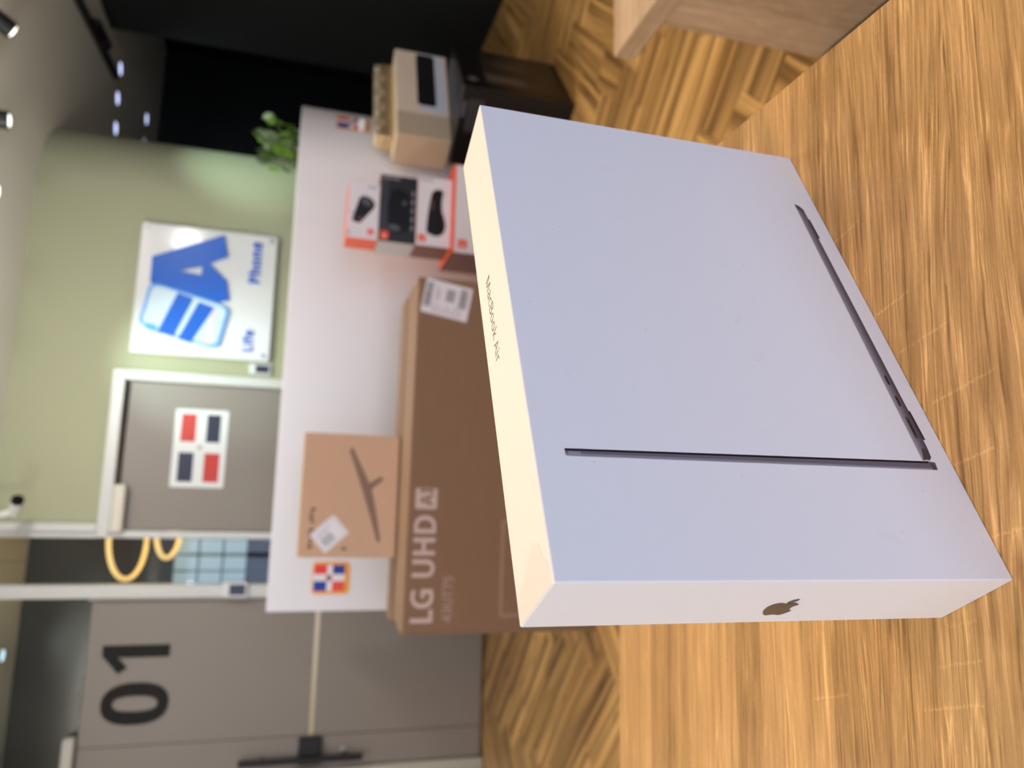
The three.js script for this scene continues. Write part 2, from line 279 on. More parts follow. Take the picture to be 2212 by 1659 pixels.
{
  const W = 2048, H = 2048, sx = 1.3, sz = 0.72, z0 = -0.487;
  const strips = [[0.075, 0.60, 0.5, 0.5], [0.150, 0.52, 0.5, 0.7], [0.228, 0.66, 0.7, 0.5], [0.262, 0.46, 0.9, 0.7], [0.345, 0.60, 1.0, 0.6], [0.385, 0.42, 1.2, 1.2], [0.47, 0.56, 1.3, 1.1], [0.56, 0.60, 1.2, 1.0], [9, 0.54, 1.1, 0.8]].map(([end, tone, fibre, wave]) => ({ end, tone, fibre, wave }));
  const a = woodFields(W, H, sx, sz, strips);
  // pale saw marks across the grain
  const mark = (x, z, len, slant, amt) => { const n = Math.round(len / sz * H); for (let k = 0; k < n; k++) { const i = Math.round((x + slant * k / n * len) / sx * W + (hash(k, n) - 0.5) * 2), j = Math.round(z / sz * H) + k; if (hash(k * 3, Math.round(x * 900)) > 0.35 && i > 1 && j > 0 && i < W - 2 && j < H) for (const q of [-1, 0, 1]) a[j * W + i + q] += amt * (q ? 0.45 : 1); } };
  for (let k = 0; k < 26; k++) mark(0.62 + k * 0.021 + rnd() * 0.01, 0.30 + rnd() * 0.16, 0.02 + rnd() * 0.03, 0.3, 0.16 + rnd() * 0.16);
  for (let k = 0; k < 60; k++) mark(0.25 + rnd() * 0.45, 0.04 + rnd() * 0.26, 0.006 + rnd() * 0.014, 0.5, 0.1 + rnd() * 0.12);
  const map = data(W, H, (i, j) => { const t = clamp(a[j * W + i]); return [128 + t * 112, 95 + t * 101, 50 + t * 84]; });
  const bump = data(W, H, (i, j) => { const t = clamp(a[j * W + i] * 0.8 + 0.1) * 255; return [t, t, t]; }, false);
  const wood = std(1, 1, 1, 0.42, { map, bumpMap: bump, bumpScale: 0.0007 });
  const t = thing('wooden_table', 'oak veneer table the white laptop box stands on', 'table');
  const slab = (x0, x1, y0, y1, za, zb, r) => { const g = rbox(x0, x1, y0, y1, za, zb, r), p = g.attributes.position, nn = g.attributes.normal, uv = g.attributes.uv; for (let k = 0; k < p.count; k++) { const side = Math.abs(nn.getY(k)) < 0.7, x = p.getX(k), z = p.getZ(k) + (side ? p.getY(k) - y1 : 0); uv.setXY(k, Math.abs(nn.getX(k)) > 0.7 ? (p.getY(k) + 0.3) / sx : (x + 0.93) / sx, (z - z0) / sz); } return g; };
  mesh('tabletop', slab(-0.92, 0.3685, TABLE - 0.04, TABLE, -0.487, 0.22, 0.0015), wood, t);
  for (const x of [-0.86, 0.27]) mesh('leg_panel', slab(x, x + 0.04, 0, TABLE - 0.04, -0.42, 0.16, 0.002), wood, t);

  // bench beside the table
  const b = thing('wooden_bench', 'low wooden bench with a thick slab top beyond the table edge', 'bench', [1.07, 0, -1.168]);
  const paleMap = data(1024, 1024, (i, j) => { const t = clamp(a[j * 2 * W + i * 2] * 0.8 + 0.12); return [152 + t * 84, 128 + t * 80, 98 + t * 80]; });
  const pale = std(0.95, 0.95, 0.95, 0.45, { map: paleMap, bumpMap: bump, bumpScale: 0.0004 });
  const part = (x0, x1, y0, y1, za, zb, upright) => { const g = rbox(x0, x1, y0, y1, za, zb, 0.003), p = g.attributes.position, nn = g.attributes.normal, uv = g.attributes.uv; for (let k = 0; k < p.count; k++) { const sideX = Math.abs(nn.getX(k)) > 0.7; uv.setXY(k, (upright ? p.getY(k) : sideX ? p.getZ(k) : p.getX(k)) / sx + 0.2, (upright ? (sideX ? p.getZ(k) : p.getX(k)) : sideX ? p.getY(k) : p.getZ(k)) / sz + 0.15); } return g; };
  mesh('seat_slab', part(0, 1.2, 0.40, 0.45, 0, 0.40, false), pale, b);
  mesh('leg_panel', part(0.004, 0.04, 0, 0.40, 0.135, 0.38, true), pale, b);
  mesh('leg_panel', part(1.1, 1.136, 0, 0.40, 0.135, 0.38, true), pale, b);
}

// ------------------------------------------------------------------ white laptop box
{
  const W = 0.347, H = 0.25, D = 0.0536;
  const t = thing('laptop_box', 'white laptop box standing on its edge, an open laptop printed on its front', 'box', [0, TABLE, 0], 27.9 * Math.PI / 180);
  const front = canvas(2048, 1475, (x, w, h) => {
    const X = (s) => s / W * w, Y = (v) => (1 - v / H) * h, path = (pts) => { x.beginPath(); pts.forEach(([a, b], i) => (i ? x.lineTo(X(a), Y(b)) : x.moveTo(X(a), Y(b)))); x.closePath(); };
    x.fillStyle = '#f3f3f5'; x.fillRect(0, 0, w, h);
    // screen, edge on
    path([[0.0634, 0.2325], [0.0638, 0.2342], [0.0676, 0.2342], [0.0699, 0.0165], [0.0694, 0.0118], [0.0644, 0.0124]]); x.fillStyle = '#6d6871'; x.fill();
    path([[0.0634, 0.2325], [0.0640, 0.2340], [0.0651, 0.2340], [0.0656, 0.0124], [0.0644, 0.0124]]); x.fillStyle = '#8e8a93'; x.fill();
    path([[0.0634, 0.2325], [0.0637, 0.2335], [0.0648, 0.0126], [0.0644, 0.0124]]); x.fillStyle = '#b7b3bd'; x.fill();
    path([[0.0665, 0.2342], [0.0676, 0.2342], [0.0699, 0.0165], [0.0687, 0.0165]]); x.fillStyle = '#121015'; x.fill();
    path([[0.0640, 0.2325], [0.0660, 0.2325], [0.0660, 0.2262], [0.0640, 0.2262]]); x.fillStyle = '#9c98a4'; x.fill();
    path([[0.0645, 0.0128], [0.0688, 0.0124], [0.0690, 0.0158], [0.0646, 0.0158]]); x.fillStyle = '#565058'; x.fill();
    // base
    let g = x.createLinearGradient(0, Y(0.0199), 0, Y(0.0116)); g.addColorStop(0, '#aca8b1'); g.addColorStop(0.25, '#8d8892'); g.addColorStop(0.55, '#726b74'); g.addColorStop(0.8, '#5a535b'); g.addColorStop(1, '#463f46');
    path([[0.0704, 0.0200], [0.2890, 0.0188], [0.2868, 0.0150], [0.2835, 0.0131], [0.2525, 0.0128], [0.1060, 0.0118], [0.0790, 0.0120], [0.0726, 0.0127], [0.0704, 0.0150]]); x.fillStyle = g; x.fill();
    path([[0.2890, 0.0188], [0.2868, 0.0150], [0.2835, 0.0131], [0.2790, 0.0130], [0.2840, 0.0188]]); x.fillStyle = '#544d55'; x.fill();
    path([[0.0706, 0.0150], [0.0727, 0.0128], [0.0775, 0.0121], [0.0790, 0.0160], [0.0706, 0.0190]]); x.fillStyle = '#4b444b'; x.fill();
    x.fillStyle = '#2d2930'; path([[0.274, 0.0130], [0.2535, 0.0130], [0.2530, 0.0114], [0.2725, 0.0119]]); x.fill(); path([[0.1052, 0.0119], [0.0846, 0.0119], [0.0846, 0.0103], [0.1045, 0.0107]]); x.fill();
    x.fillStyle = '#201c22'; for (const [a, b, c, d] of [[0.1237, 0.1309, 0.0152, 0.0168], [0.1080, 0.1155, 0.0150, 0.0166]]) { rr(x, X(a), Y(d), X(b) - X(a), Y(c) - Y(d), 6); x.fill(); }
    x.fillStyle = '#4a454d'; rr(x, X(0.0852), Y(0.0168), X(0.1006) - X(0.0852), Y(0.0144) - Y(0.0168), 8); x.fill(); x.fillStyle = '#231f25'; rr(x, X(0.0872), Y(0.0162), X(0.0986) - X(0.0872), Y(0.0150) - Y(0.0162), 5); x.fill();
    x.fillStyle = '#c9c5cd'; path([[0.0700, 0.0178], [0.0712, 0.0178], [0.0708, 0.0140], [0.0700, 0.0148]]); x.fill();
    // scuffs and dust specks on the card
    for (let k = 0; k < 26; k++) { x.fillStyle = `rgba(120,116,125,${0.006 + rnd() * 0.01})`; x.beginPath(); x.ellipse(rnd() * w, rnd() * h, 4 + rnd() * 50, 3 + rnd() * 20, rnd() * 3, 0, 7); x.fill(); }
    for (let k = 0; k < 20; k++) { x.fillStyle = 'rgba(70,66,70,0.55)'; x.fillRect(rnd() * w, rnd() * h, 2 + rnd() * 2, 2); }
  });
  const side = data(256, 256, (i, j) => { const n = noise(i * 0.3, j * 0.3) * 1.5 - 0.7; return [243 + n, 243 + n, 243 + n]; });
  const card = phys(1, 1, 1, 0.6, { map: side, specularIntensity: 0.35 });
  const face = phys(1, 1, 1, 0.5, { map: front, specularIntensity: 0.5 });
  mesh('carton', new RoundedBoxGeometry(W, H, D, 3, 0.0009).translate(W / 2, H / 2, -D / 2), [card, card, card, card, face, card], t);
  const ink = std(0.06, 0.048, 0.03, 0.5);
  const tx = text('MacBook Air', sans, 0.0645, 0.0001).rotateX(-Math.PI / 2).rotateY(Math.PI);
  const lettering = mesh('lettering', tx.translate(0.1785, H - 0.00002, -0.0325), ink, t); lettering.userData.label = 'thin dark lettering on the top edge';
  // fruit emblem in dark foil on the narrow left side, lying on its side
  const s = new THREE.Shape(), leaf = new THREE.Shape();
  const rel = (sh, x, y, segs) => { sh.moveTo(x, -y); for (const [a, b, c, d, e, f] of segs) { sh.bezierCurveTo(x + a, -(y + b), x + c, -(y + d), x + e, -(y + f)); x += e; y += f; } };
  rel(s, 12.152, 6.896, [[-.948, 0, -2.415, -1.078, -3.96, -1.04], [-2.04, .027, -3.91, 1.183, -4.961, 3.014], [-2.117, 3.675, -.546, 9.103, 1.519, 12.09], [1.013, 1.454, 2.208, 3.09, 3.792, 3.039], [1.52, -.065, 2.09, -.987, 3.935, -.987], [1.831, 0, 2.35, .987, 3.96, .948], [1.637, -.026, 2.676, -1.48, 3.676, -2.948], [1.156, -1.688, 1.636, -3.325, 1.662, -3.415], [-.039, -.013, -3.182, -1.221, -3.22, -4.857], [-.026, -3.04, 2.48, -4.494, 2.597, -4.559], [-1.429, -2.09, -3.623, -2.324, -4.39, -2.376], [-2, -.156, -3.675, 1.09, -4.61, 1.09]]);
  rel(leaf, 15.53, 3.83, [[.843, -1.012, 1.4, -2.427, 1.245, -3.83], [-1.207, .052, -2.662, .805, -3.532, 1.818], [-.78, .896, -1.454, 2.338, -1.273, 3.714], [1.338, .104, 2.715, -.688, 3.559, -1.701]]);
  const k = 0.0205 / 24, foil = std(0.085, 0.074, 0.07, 0.28, { metalness: 0.3 });
  const em = join(ext(s, 0.25, 0.12), ext(leaf, 0.25, 0.12)).translate(-12, 12, 0).scale(k, k, k).rotateZ(-Math.PI / 2).rotateY(-Math.PI / 2).translate(-0.0001, 0.1187, -0.0322);
  const emblem = mesh('emblem', em, foil, t); emblem.userData.label = 'dark foil emblem of a bitten apple';
  // folded paper seal over the top left edge and scuffed seam
  const tab = poly([[0.0003, 0.0525], [0.0003, 0.0022], [0.010, 0.0022], [0.0155, 0.008], [0.024, 0.012], [0.027, 0.022], [0.021, 0.032], [0.0145, 0.046], [0.012, 0.0525]]);
  mesh('seal_tab', ext(tab, 0.00018).rotateX(-Math.PI / 2).translate(0, H - 0.00004, 0), std(0.86, 0.86, 0.85, 0.42), t).userData.label = 'torn pale paper seal at the top corner';
}

// ------------------------------------------------------------------ white reception counter
let counter;
const CZ = -3.05, CH = 1.15, CR = 0.45, CCX = 1.57;
{
  const white = std(0.80, 0.79, 0.81, 0.26), t = counter = thing('reception_counter', 'white glossy reception counter with a rounded right end', 'counter');
  const shell = (x0, arc) => { const s = new THREE.Shape(); s.moveTo(x0, -CZ); if (arc) { s.lineTo(CCX, -CZ); s.absarc(CCX, -CZ + CR, CR, -Math.PI / 2, 0, false); s.lineTo(CCX + CR, 3.68); s.lineTo(CCX + CR - 0.05, 3.68); s.lineTo(CCX + CR - 0.05, -CZ + CR); s.absarc(CCX, -CZ + CR, CR - 0.05, 0, -Math.PI / 2, true); s.lineTo(x0, -CZ + 0.05); } else { s.lineTo(1.3015, -CZ); s.lineTo(1.3015, -CZ + 0.05); s.lineTo(x0, -CZ + 0.05); } s.closePath(); return new THREE.ExtrudeGeometry(s, { depth: CH - 0.008, bevelEnabled: true, bevelSize: 0.002, bevelThickness: 0.004, bevelSegments: 2, curveSegments: 28 }).rotateX(-Math.PI / 2).translate(0, 0.004, 0); };
  mesh('front_panel', shell(-0.381, false), white, t);
  mesh('curved_panel', shell(1.3065, true), white, t);
  mesh('end_panel', rbox(-0.381, -0.341, 0, CH - 0.05, -3.58, CZ - 0.055, 0.002), white, t);
  mesh('work_top', box(-0.34, 1.85, 0.86, 0.89, -3.58, CZ - 0.055), white, t);
  mesh('joint_strip', box(1.2965, 1.3115, 0, CH - 0.01, CZ - 0.05, CZ - 0.006), white, t);
}
function flagSticker(ctx, w, h) {
  ctx.fillStyle = '#f0a22c'; ctx.fillRect(0, 0, w, h); const q = (c, a, b, d, e) => { ctx.fillStyle = c; ctx.fillRect(a * w, b * h, d * w, e * h); };
  q('#ece9ee', 0.1, 0.03, 0.8, 0.83); q('#1f2f9c', 0.1, 0.05, 0.30, 0.34); q('#e8392a', 0.62, 0.05, 0.28, 0.34); q('#e84a3a', 0.1, 0.54, 0.30, 0.32); q('#27339a', 0.62, 0.54, 0.28, 0.32);
  ctx.fillStyle = '#c4576c'; ctx.beginPath(); ctx.arc(0.5 * w, 0.45 * h, 0.1 * w, 0, 7); ctx.fill(); ctx.fillStyle = '#5f7d74'; ctx.fillRect(0.44 * w, 0.39 * h, 0.12 * w, 0.1 * h);
  ctx.fillStyle = '#34407e'; ctx.font = `bold ${0.11 * h}px sans-serif`; ctx.textAlign = 'center';
}
const stickerMap = canvas(256, 288, flagSticker);
const stickerFace = std(1, 1, 1, 0.35, { map: stickerMap });
function flatUV(g) { g.computeBoundingBox(); const b = g.boundingBox, p = g.attributes.position, uv = g.attributes.uv; for (let k = 0; k < p.count; k++) uv.setXY(k, (p.getX(k) - b.min.x) / (b.max.x - b.min.x), (p.getY(k) - b.min.y) / (b.max.y - b.min.y)); return g; }
mesh('flag_sticker', flatUV(ext(roundShape(0.132, 0.155, 0.022), 0.0008)).translate(-0.250, 0.900, CZ + 0.002), stickerFace, counter).userData.label = 'orange bordered flag sticker at the left end';
{
  const sh = roundShape(0.132, 0.155, 0.022), g0 = flatUV(new THREE.ShapeGeometry(sh, 8)), cut = new THREE.PlaneGeometry(0.132, 0.155, 16, 1);
  const p = cut.attributes.position, nn = cut.attributes.normal; g0.dispose();
  for (let k = 0; k < p.count; k++) { const a = p.getX(k) / CR + 37 * Math.PI / 180, R = CR + 0.003; p.setXYZ(k, CCX + Math.sin(a) * R, 0.915 + p.getY(k), CZ - CR + Math.cos(a) * R); nn.setXYZ(k, Math.sin(a), 0, Math.cos(a)); }
  const back = cut.clone(), bp = back.attributes.position; for (let k = 0; k < bp.count; k++) { bp.setX(k, bp.getX(k) - nn.getX(k) * 0.0008); bp.setZ(k, bp.getZ(k) - nn.getZ(k) * 0.0008); } back.index.array.reverse();
  mesh('flag_sticker', mergeGeometries([cut, back]), stickerFace, counter).userData.label = 'orange bordered flag sticker on the rounded end';
}

// ------------------------------------------------------------------ television cartons in front of the counter
const kraftFn = (base, n) => (x, w, h) => { x.fillStyle = base; x.fillRect(0, 0, w, h); for (let k = 0; k < n; k++) { x.fillStyle = rnd() < 0.5 ? 'rgba(60,30,10,0.05)' : 'rgba(255,225,190,0.05)'; x.fillRect(rnd() * w, rnd() * h, 20 + rnd() * 160, 1 + rnd() * 2); } };
{
  const LW = 1.242, LH = 0.70, LD = 0.138, turn = -2.08 * Math.PI / 180;
  const frontMap = canvas(1656, 934, (x, w, h) => {
    kraftFn('#876a52', 700)(x, w, h); const X = (s) => s / LW * w, Y = (v) => (1 - v / LH) * h;
    x.fillStyle = '#cdb9b4'; x.textBaseline = 'alphabetic'; x.font = `${X(0.100)}px sans-serif`; x.lineWidth = X(0.0055); x.strokeStyle = '#cdb9b4'; x.lineJoin = 'round';
    const put = (s, a, v, width) => { const m = x.measureText(s).width, k = width / m; x.save(); x.translate(X(a), Y(v)); x.scale(k, 1); x.fillText(s, 0, 0); x.strokeText(s, 0, 0); x.restore(); };
    put('LG UHD', 0.030, 0.603, X(0.372));
    rr(x, X(0.420), Y(0.676), X(0.072), Y(0.600) - Y(0.676), 9); x.fill(); x.fillStyle = '#876a52'; x.font = `bold ${X(0.062)}px sans-serif`; x.fillText('AI', X(0.431), Y(0.615));
    x.fillStyle = 'rgba(205,185,180,0.75)'; x.font = `${X(0.046)}px sans-serif`; x.fillText('43UT75', X(0.038), Y(0.533));
    x.strokeStyle = 'rgba(190,165,155,0.45)'; x.lineWidth = X(0.012); x.strokeRect(X(0.058), Y(0.358), X(0.325), X(0.2));
  });
  const kraftTop = canvas(512, 128, (x, w, h) => { kraftFn('#876a52', 160)(x, w, h); x.fillStyle = '#a08c78'; x.fillRect(0, h * 0.40, w, h * 0.2); x.fillStyle = '#5d4634'; x.fillRect(0, h * 0.49, w, 2); });
  const kf = std(1, 1, 1, 0.7, { map: frontMap }), kt = std(1, 1, 1, 0.6, { map: kraftTop }), ks = std(0.243, 0.144, 0.084, 0.75);
  const origin = [-0.381, 0, -2.353];
  [['large brown television carton with big pale lettering, frontmost of three', 0], ['brown television carton standing directly behind the lettered one', 1], ['rearmost brown television carton, against the white counter', 2]].forEach(([l, i]) => {
    const t = thing('television_carton', l, 'carton', [origin[0] + [0, 0.01, 0.0][i] - 0.0, 0, origin[2] - i * (LD + 0.006)], turn, 'television cartons');
    mesh('carton', new RoundedBoxGeometry(LW, LH - [0, 0.006, 0.002][i], LD, 2, 0.004).translate(LW / 2, (LH - [0, 0.006, 0.002][i]) / 2, -LD / 2), [ks, ks, kt, ks, i ? ks : kf, ks], t);
    if (!i) {
      const lab = canvas(320, 240, (x, w, h) => { x.fillStyle = '#e6e5ee'; x.fillRect(0, 0, w, h); const bars = (a, b, c, d) => { for (let q = a; q < a + c;) { const bw = 2 + rnd() * 4; x.fillStyle = '#33333a'; x.fillRect(q, b, bw, d); q += bw + 2 + rnd() * 4; } }; bars(60, 8, 230, 34); bars(150, 112, 110, 46); bars(110, 182, 180, 40); x.fillStyle = 'rgba(70,70,80,0.6)'; for (let q = 0; q < 7; q++) x.fillRect(14, 60 + q * 22, 60 + rnd() * 50, 4); x.fillRect(140, 62, 140, 4); x.fillRect(140, 76, 100, 4); });
      const g = flatUV(ext(roundShape(0.126, 0.172, 0.004), 0.0006)); const m = mesh('shipping_label', g.rotateZ(-0.16).translate(1.165, 0.595, 0.0002), std(1, 1, 1, 0.5, { map: lab }), t); m.userData.label = 'white shipping label with barcodes';
    }
  });
}
{ // kraft monitor box standing on the cartons
  const w = 0.452, h = 0.352, d = 0.075;
  const t = thing('monitor_box', 'flat kraft cardboard box with a printed slim screen, on the television cartons', 'box', [-0.141, 0.7, -2.60], 0);
  const map = canvas(904, 704, (x, W, H) => {
    kraftFn('#d0ac90', 400)(x, W, H);
    x.fillStyle = 'rgba(96,74,66,0.62)'; x.beginPath(); x.moveTo(W * 0.865, H * 0.47); x.lineTo(W * 0.90, H * 0.50); x.quadraticCurveTo(W * 0.6, H * 0.70, W * 0.56, H * 0.72); x.quadraticCurveTo(W * 0.4, H * 0.78, W * 0.13, H * 0.84); x.lineTo(W * 0.125, H * 0.80); x.quadraticCurveTo(W * 0.45, H * 0.68, W * 0.865, H * 0.47); x.fill();
    x.beginPath(); x.moveTo(W * 0.55, H * 0.72); x.lineTo(W * 0.63, H * 0.84); x.lineTo(W * 0.665, H * 0.82); x.lineTo(W * 0.60, H * 0.69); x.fill();
    x.fillStyle = 'rgba(60,48,44,0.8)'; x.font = `bold ${H * 0.065}px sans-serif`; for (let q = 0; q < 9; q++) x.fillRect(W * (0.07 + q * 0.034 + (q > 4 ? 0.03 : 0)), H * (0.092 + (q % 3) * 0.008), W * 0.02, H * (0.05 - (q % 2) * 0.012)); x.fillRect(W * 0.06, H * 0.44, W * 0.02, H * 0.05);
  });
  const k = std(0.5, 0.34, 0.21, 0.75);
  mesh('carton', new RoundedBoxGeometry(w, h, d, 2, 0.003).translate(w / 2, h / 2, -d / 2), [k, k, k, k, std(1, 1, 1, 0.7, { map }), k], t);
  const lab = canvas(200, 160, (x, W, H) => { x.fillStyle = '#eeeef4'; x.fillRect(0, 0, W, H); x.strokeStyle = '#c4c6d0'; x.lineWidth = 4; x.strokeRect(14, 14, W - 28, H - 28); x.fillStyle = '#8d979e'; for (let q = 0; q < 12; q++) x.fillRect(30 + q * 7, 70, 3 + (q % 3), 60); x.fillStyle = '#b4b9c4'; x.fillRect(30, 34, 110, 6); x.fillRect(30, 48, 80, 6); });
  mesh('price_label', flatUV(ext(roundShape(0.112, 0.088, 0.006), 0.0006)).rotateZ(-0.83).translate(0.084, 0.243, 0.0001), std(1, 1, 1, 0.4, { map: lab }), t).userData.label = 'white label stuck on at an angle';
}

// ------------------------------------------------------------------ speaker boxes in a stack
function speakerBox(label, x0, x1, y0, y1, z, d, dark, kind, draw) {
  const w = x1 - x0, h = y1 - y0, t = thing('speaker_box', label, 'box', [x0, y0, z], 0.0, 'stacked speaker boxes');
  const map = canvas(Math.round(w * 1400), Math.round(h * 1400), (x, W, H) => { x.fillStyle = dark ? '#2b2d34' : '#e9e7ef'; x.fillRect(0, 0, W, H); draw(x, W, H); });
  const f = std(1, 1, 1, 0.3, { map }), orange = std(0.80, 0.10, 0.025, 0.4), grey = std(0.55, 0.52, 0.5, 0.35), brown = std(0.20, 0.075, 0.045, 0.4);
  mesh('carton', new RoundedBoxGeometry(w, h, d, 2, 0.002).translate(w / 2, h / 2, -d / 2), [kind === 'o' ? orange : brown, kind === 'g' ? grey : kind === 'o' ? orange : brown, dark ? brown : orange, orange, f, orange], t);
  return t;
}
const badge = (x, a, b, s) => { x.fillStyle = '#f0532d'; x.fillRect(a, b, s, s); x.fillStyle = '#ffe9e2'; x.font = `bold ${s * 0.42}px sans-serif`; x.fillText('JBL', a + s * 0.1, b + s * 0.62); };
const SZ = -2.62;
speakerBox('smallest white speaker box on top of the stack, orange left side', 1.089, 1.322, 0.8215, 0.944, SZ, 0.13, false, 'o', (x, W, H) => {
  x.fillStyle = '#1e1d20'; x.save(); x.translate(W * 0.52, H * 0.47); x.rotate(0.38); x.beginPath(); x.moveTo(-W * 0.25, -H * 0.16); x.quadraticCurveTo(-W * 0.29, H * 0.1, -W * 0.2, H * 0.14); x.lineTo(W * 0.1, H * 0.3); x.quadraticCurveTo(W * 0.24, H * 0.32, W * 0.25, H * 0.02); x.quadraticCurveTo(W * 0.26, -H * 0.24, W * 0.14, -H * 0.25); x.closePath(); x.fill(); x.fillStyle = '#5d5c62'; x.beginPath(); x.ellipse(W * 0.15, 0, W * 0.06, H * 0.18, 0.2, 0, 7); x.fill(); x.fillStyle = '#8f3a30'; x.fillRect(-W * 0.2, -H * 0.02, W * 0.06, H * 0.1); x.restore();
  badge(x, W * 0.08, H * 0.66, H * 0.2); x.fillStyle = '#a9a6b4'; x.fillRect(W * 0.03, H * 0.03, W * 0.1, H * 0.06); x.fillRect(W * 0.44, H * 0.05, 6, H * 0.16); x.fillRect(W * 0.92, H * 0.6, 10, H * 0.3);
});
speakerBox('black speaker box, second from the top of the stack', 1.088, 1.371, 0.6715, 0.8205, SZ, 0.16, true, 'g', (x, W, H) => {
  x.fillStyle = '#3c3f48'; x.fillRect(0, 0, W, H * 0.22); x.fillStyle = '#101116'; x.beginPath(); x.moveTo(W * 0.17, H * 0.3); x.quadraticCurveTo(W * 0.5, H * 0.12, W * 0.76, H * 0.3); x.quadraticCurveTo(W * 0.86, H * 0.5, W * 0.74, H * 0.78); x.lineTo(W * 0.24, H * 0.86); x.quadraticCurveTo(W * 0.1, H * 0.6, W * 0.17, H * 0.3); x.fill(); x.fillStyle = '#565a66'; x.beginPath(); x.ellipse(W * 0.22, H * 0.42, W * 0.045, H * 0.16, 0.2, 0, 7); x.fill(); x.beginPath(); x.ellipse(W * 0.6, H * 0.66, W * 0.04, H * 0.05, 0, 0, 7); x.fill();
  x.fillStyle = '#8e8f9a'; for (let q = 0; q < 5; q++) { x.beginPath(); x.ellipse(W * (0.24 + q * 0.13), H * 0.9, W * 0.04, H * 0.04, 0, 0, 7); x.fill(); } x.fillRect(W * 0.94, H * 0.06, W * 0.03, H * 0.46); badge(x, W * 0.035, H * 0.04, H * 0.23);
});
speakerBox('white speaker box under the black one in the stack', 1.090, 1.386, 0.5285, 0.6705, SZ, 0.16, false, 'b', (x, W, H) => {
  x.fillStyle = '#171416'; x.beginPath(); x.moveTo(W * 0.2, H * 0.29); x.quadraticCurveTo(W * 0.5, H * 0.3, W * 0.78, H * 0.42); x.quadraticCurveTo(W * 0.88, H * 0.62, W * 0.8, H * 0.76); x.quadraticCurveTo(W * 0.66, H * 0.68, W * 0.5, H * 0.74); x.quadraticCurveTo(W * 0.3, H * 0.92, W * 0.2, H * 0.78); x.quadraticCurveTo(W * 0.1, H * 0.6, W * 0.2, H * 0.29); x.fill(); x.fillStyle = '#5b4a4c'; x.fillRect(W * 0.52, H * 0.42, W * 0.14, H * 0.07); badge(x, W * 0.05, H * 0.06, H * 0.22); x.fillStyle = '#b3b0bc'; x.fillRect(W * 0.94, H * 0.05, W * 0.03, H * 0.4);
});
speakerBox('largest white speaker carton at the bottom of the stack', 1.070, 1.448, 0, 0.5275, SZ + 0.02, 0.26, false, 'b', (x, W, H) => {
  badge(x, W * 0.05, H * 0.05, W * 0.1); x.fillStyle = '#171416'; x.beginPath(); x.ellipse(W * 0.5, H * 0.5, W * 0.36, H * 0.2, 0, 0, 7); x.fill(); x.fillStyle = '#f0532d'; x.fillRect(0, 0, W, H * 0.02);
});

// ------------------------------------------------------------------ black carton, kraft window box and gilt ornament box
{
  const a = 38 * Math.PI / 180, w = 0.46, h = 0.50, d = 0.36;
  const map = canvas(690, 750, (x, W, H) => { x.fillStyle = '#121011'; x.fillRect(0, 0, W, H); x.fillStyle = '#2e2620'; rr(x, W * 0.16, H * 0.22, W * 0.76, H * 0.7, 18); x.fill(); x.fillStyle = '#57504e'; x.beginPath(); x.moveTo(W * 0.2, H * 0.24); x.lineTo(W * 0.4, H * 0.22); x.lineTo(W * 0.36, H * 0.55); x.lineTo(W * 0.24, H * 0.6); x.fill(); x.fillStyle = '#403936'; x.fillRect(W * 0.6, H * 0.32, W * 0.14, H * 0.34); x.fillStyle = '#6a6566'; x.beginPath(); x.arc(W * 0.2, H * 0.1, W * 0.05, 0, 7); x.fill(); });
  const map2 = canvas(630, 750, (x, W, H) => { x.fillStyle = '#100f10'; x.fillRect(0, 0, W, H); x.fillStyle = '#55525a'; for (let q = 0; q < 4; q++) x.fillRect(W * 0.44, H * (0.08 + q * 0.035), W * 0.42, H * 0.012); x.fillRect(W * 0.62, H * 0.02, W * 0.2, H * 0.03); });
  const k = std(0.008, 0.007, 0.007, 0.35), f = std(1, 1, 1, 0.3, { map }), l = std(1, 1, 1, 0.35, { map: map2 });
  const t = thing('black_carton', 'large black glossy carton standing on the floor under the kraft box', 'carton', [1.80, 0, -2.585], a);
  mesh('carton', new RoundedBoxGeometry(w, h, d, 2, 0.004).translate(w / 2, h / 2, -d / 2), [k, l, k, k, f, k], t);
}
{
  const a = 23 * Math.PI / 180, w = 0.60, h = 0.245, d = 0.165, y = 0.50;
  const t = thing('window_box', 'long kraft box with a dark printed panel, lying on the black carton', 'box', [1.652, y, -2.805], a);
  const map = canvas(900, 368, (x, W, H) => { kraftFn('#e6d7c2', 260)(x, W, H); x.fillStyle = '#bfb198'; x.fillRect(0, 0, W * 0.26, H); x.fillStyle = '#cfd6e2'; rr(x, W * 0.3, H * 0.42, W * 0.7, H * 0.52, 40); x.fill(); x.fillStyle = '#17161a'; rr(x, W * 0.36, H * 0.40, W * 0.62, H * 0.36, 34); x.fill(); });
  const s = std(0.55, 0.40, 0.27, 0.6), f = std(1, 1, 1, 0.45, { map }), top = std(0.72, 0.62, 0.46, 0.5);
  mesh('carton', new RoundedBoxGeometry(w, h, d, 2, 0.005).translate(w / 2, h / 2, -d / 2), [s, s, top, s, f, s], t);
  mesh('end_flap', ext(poly([[-0.161, 0.004], [-0.004, 0.004], [-0.004, 0.10], [-0.161, 0.20]]), 0.002).rotateY(-Math.PI / 2), std(0.5, 0.36, 0.24, 0.6), t).userData.label = 'slanted kraft end flap';
}
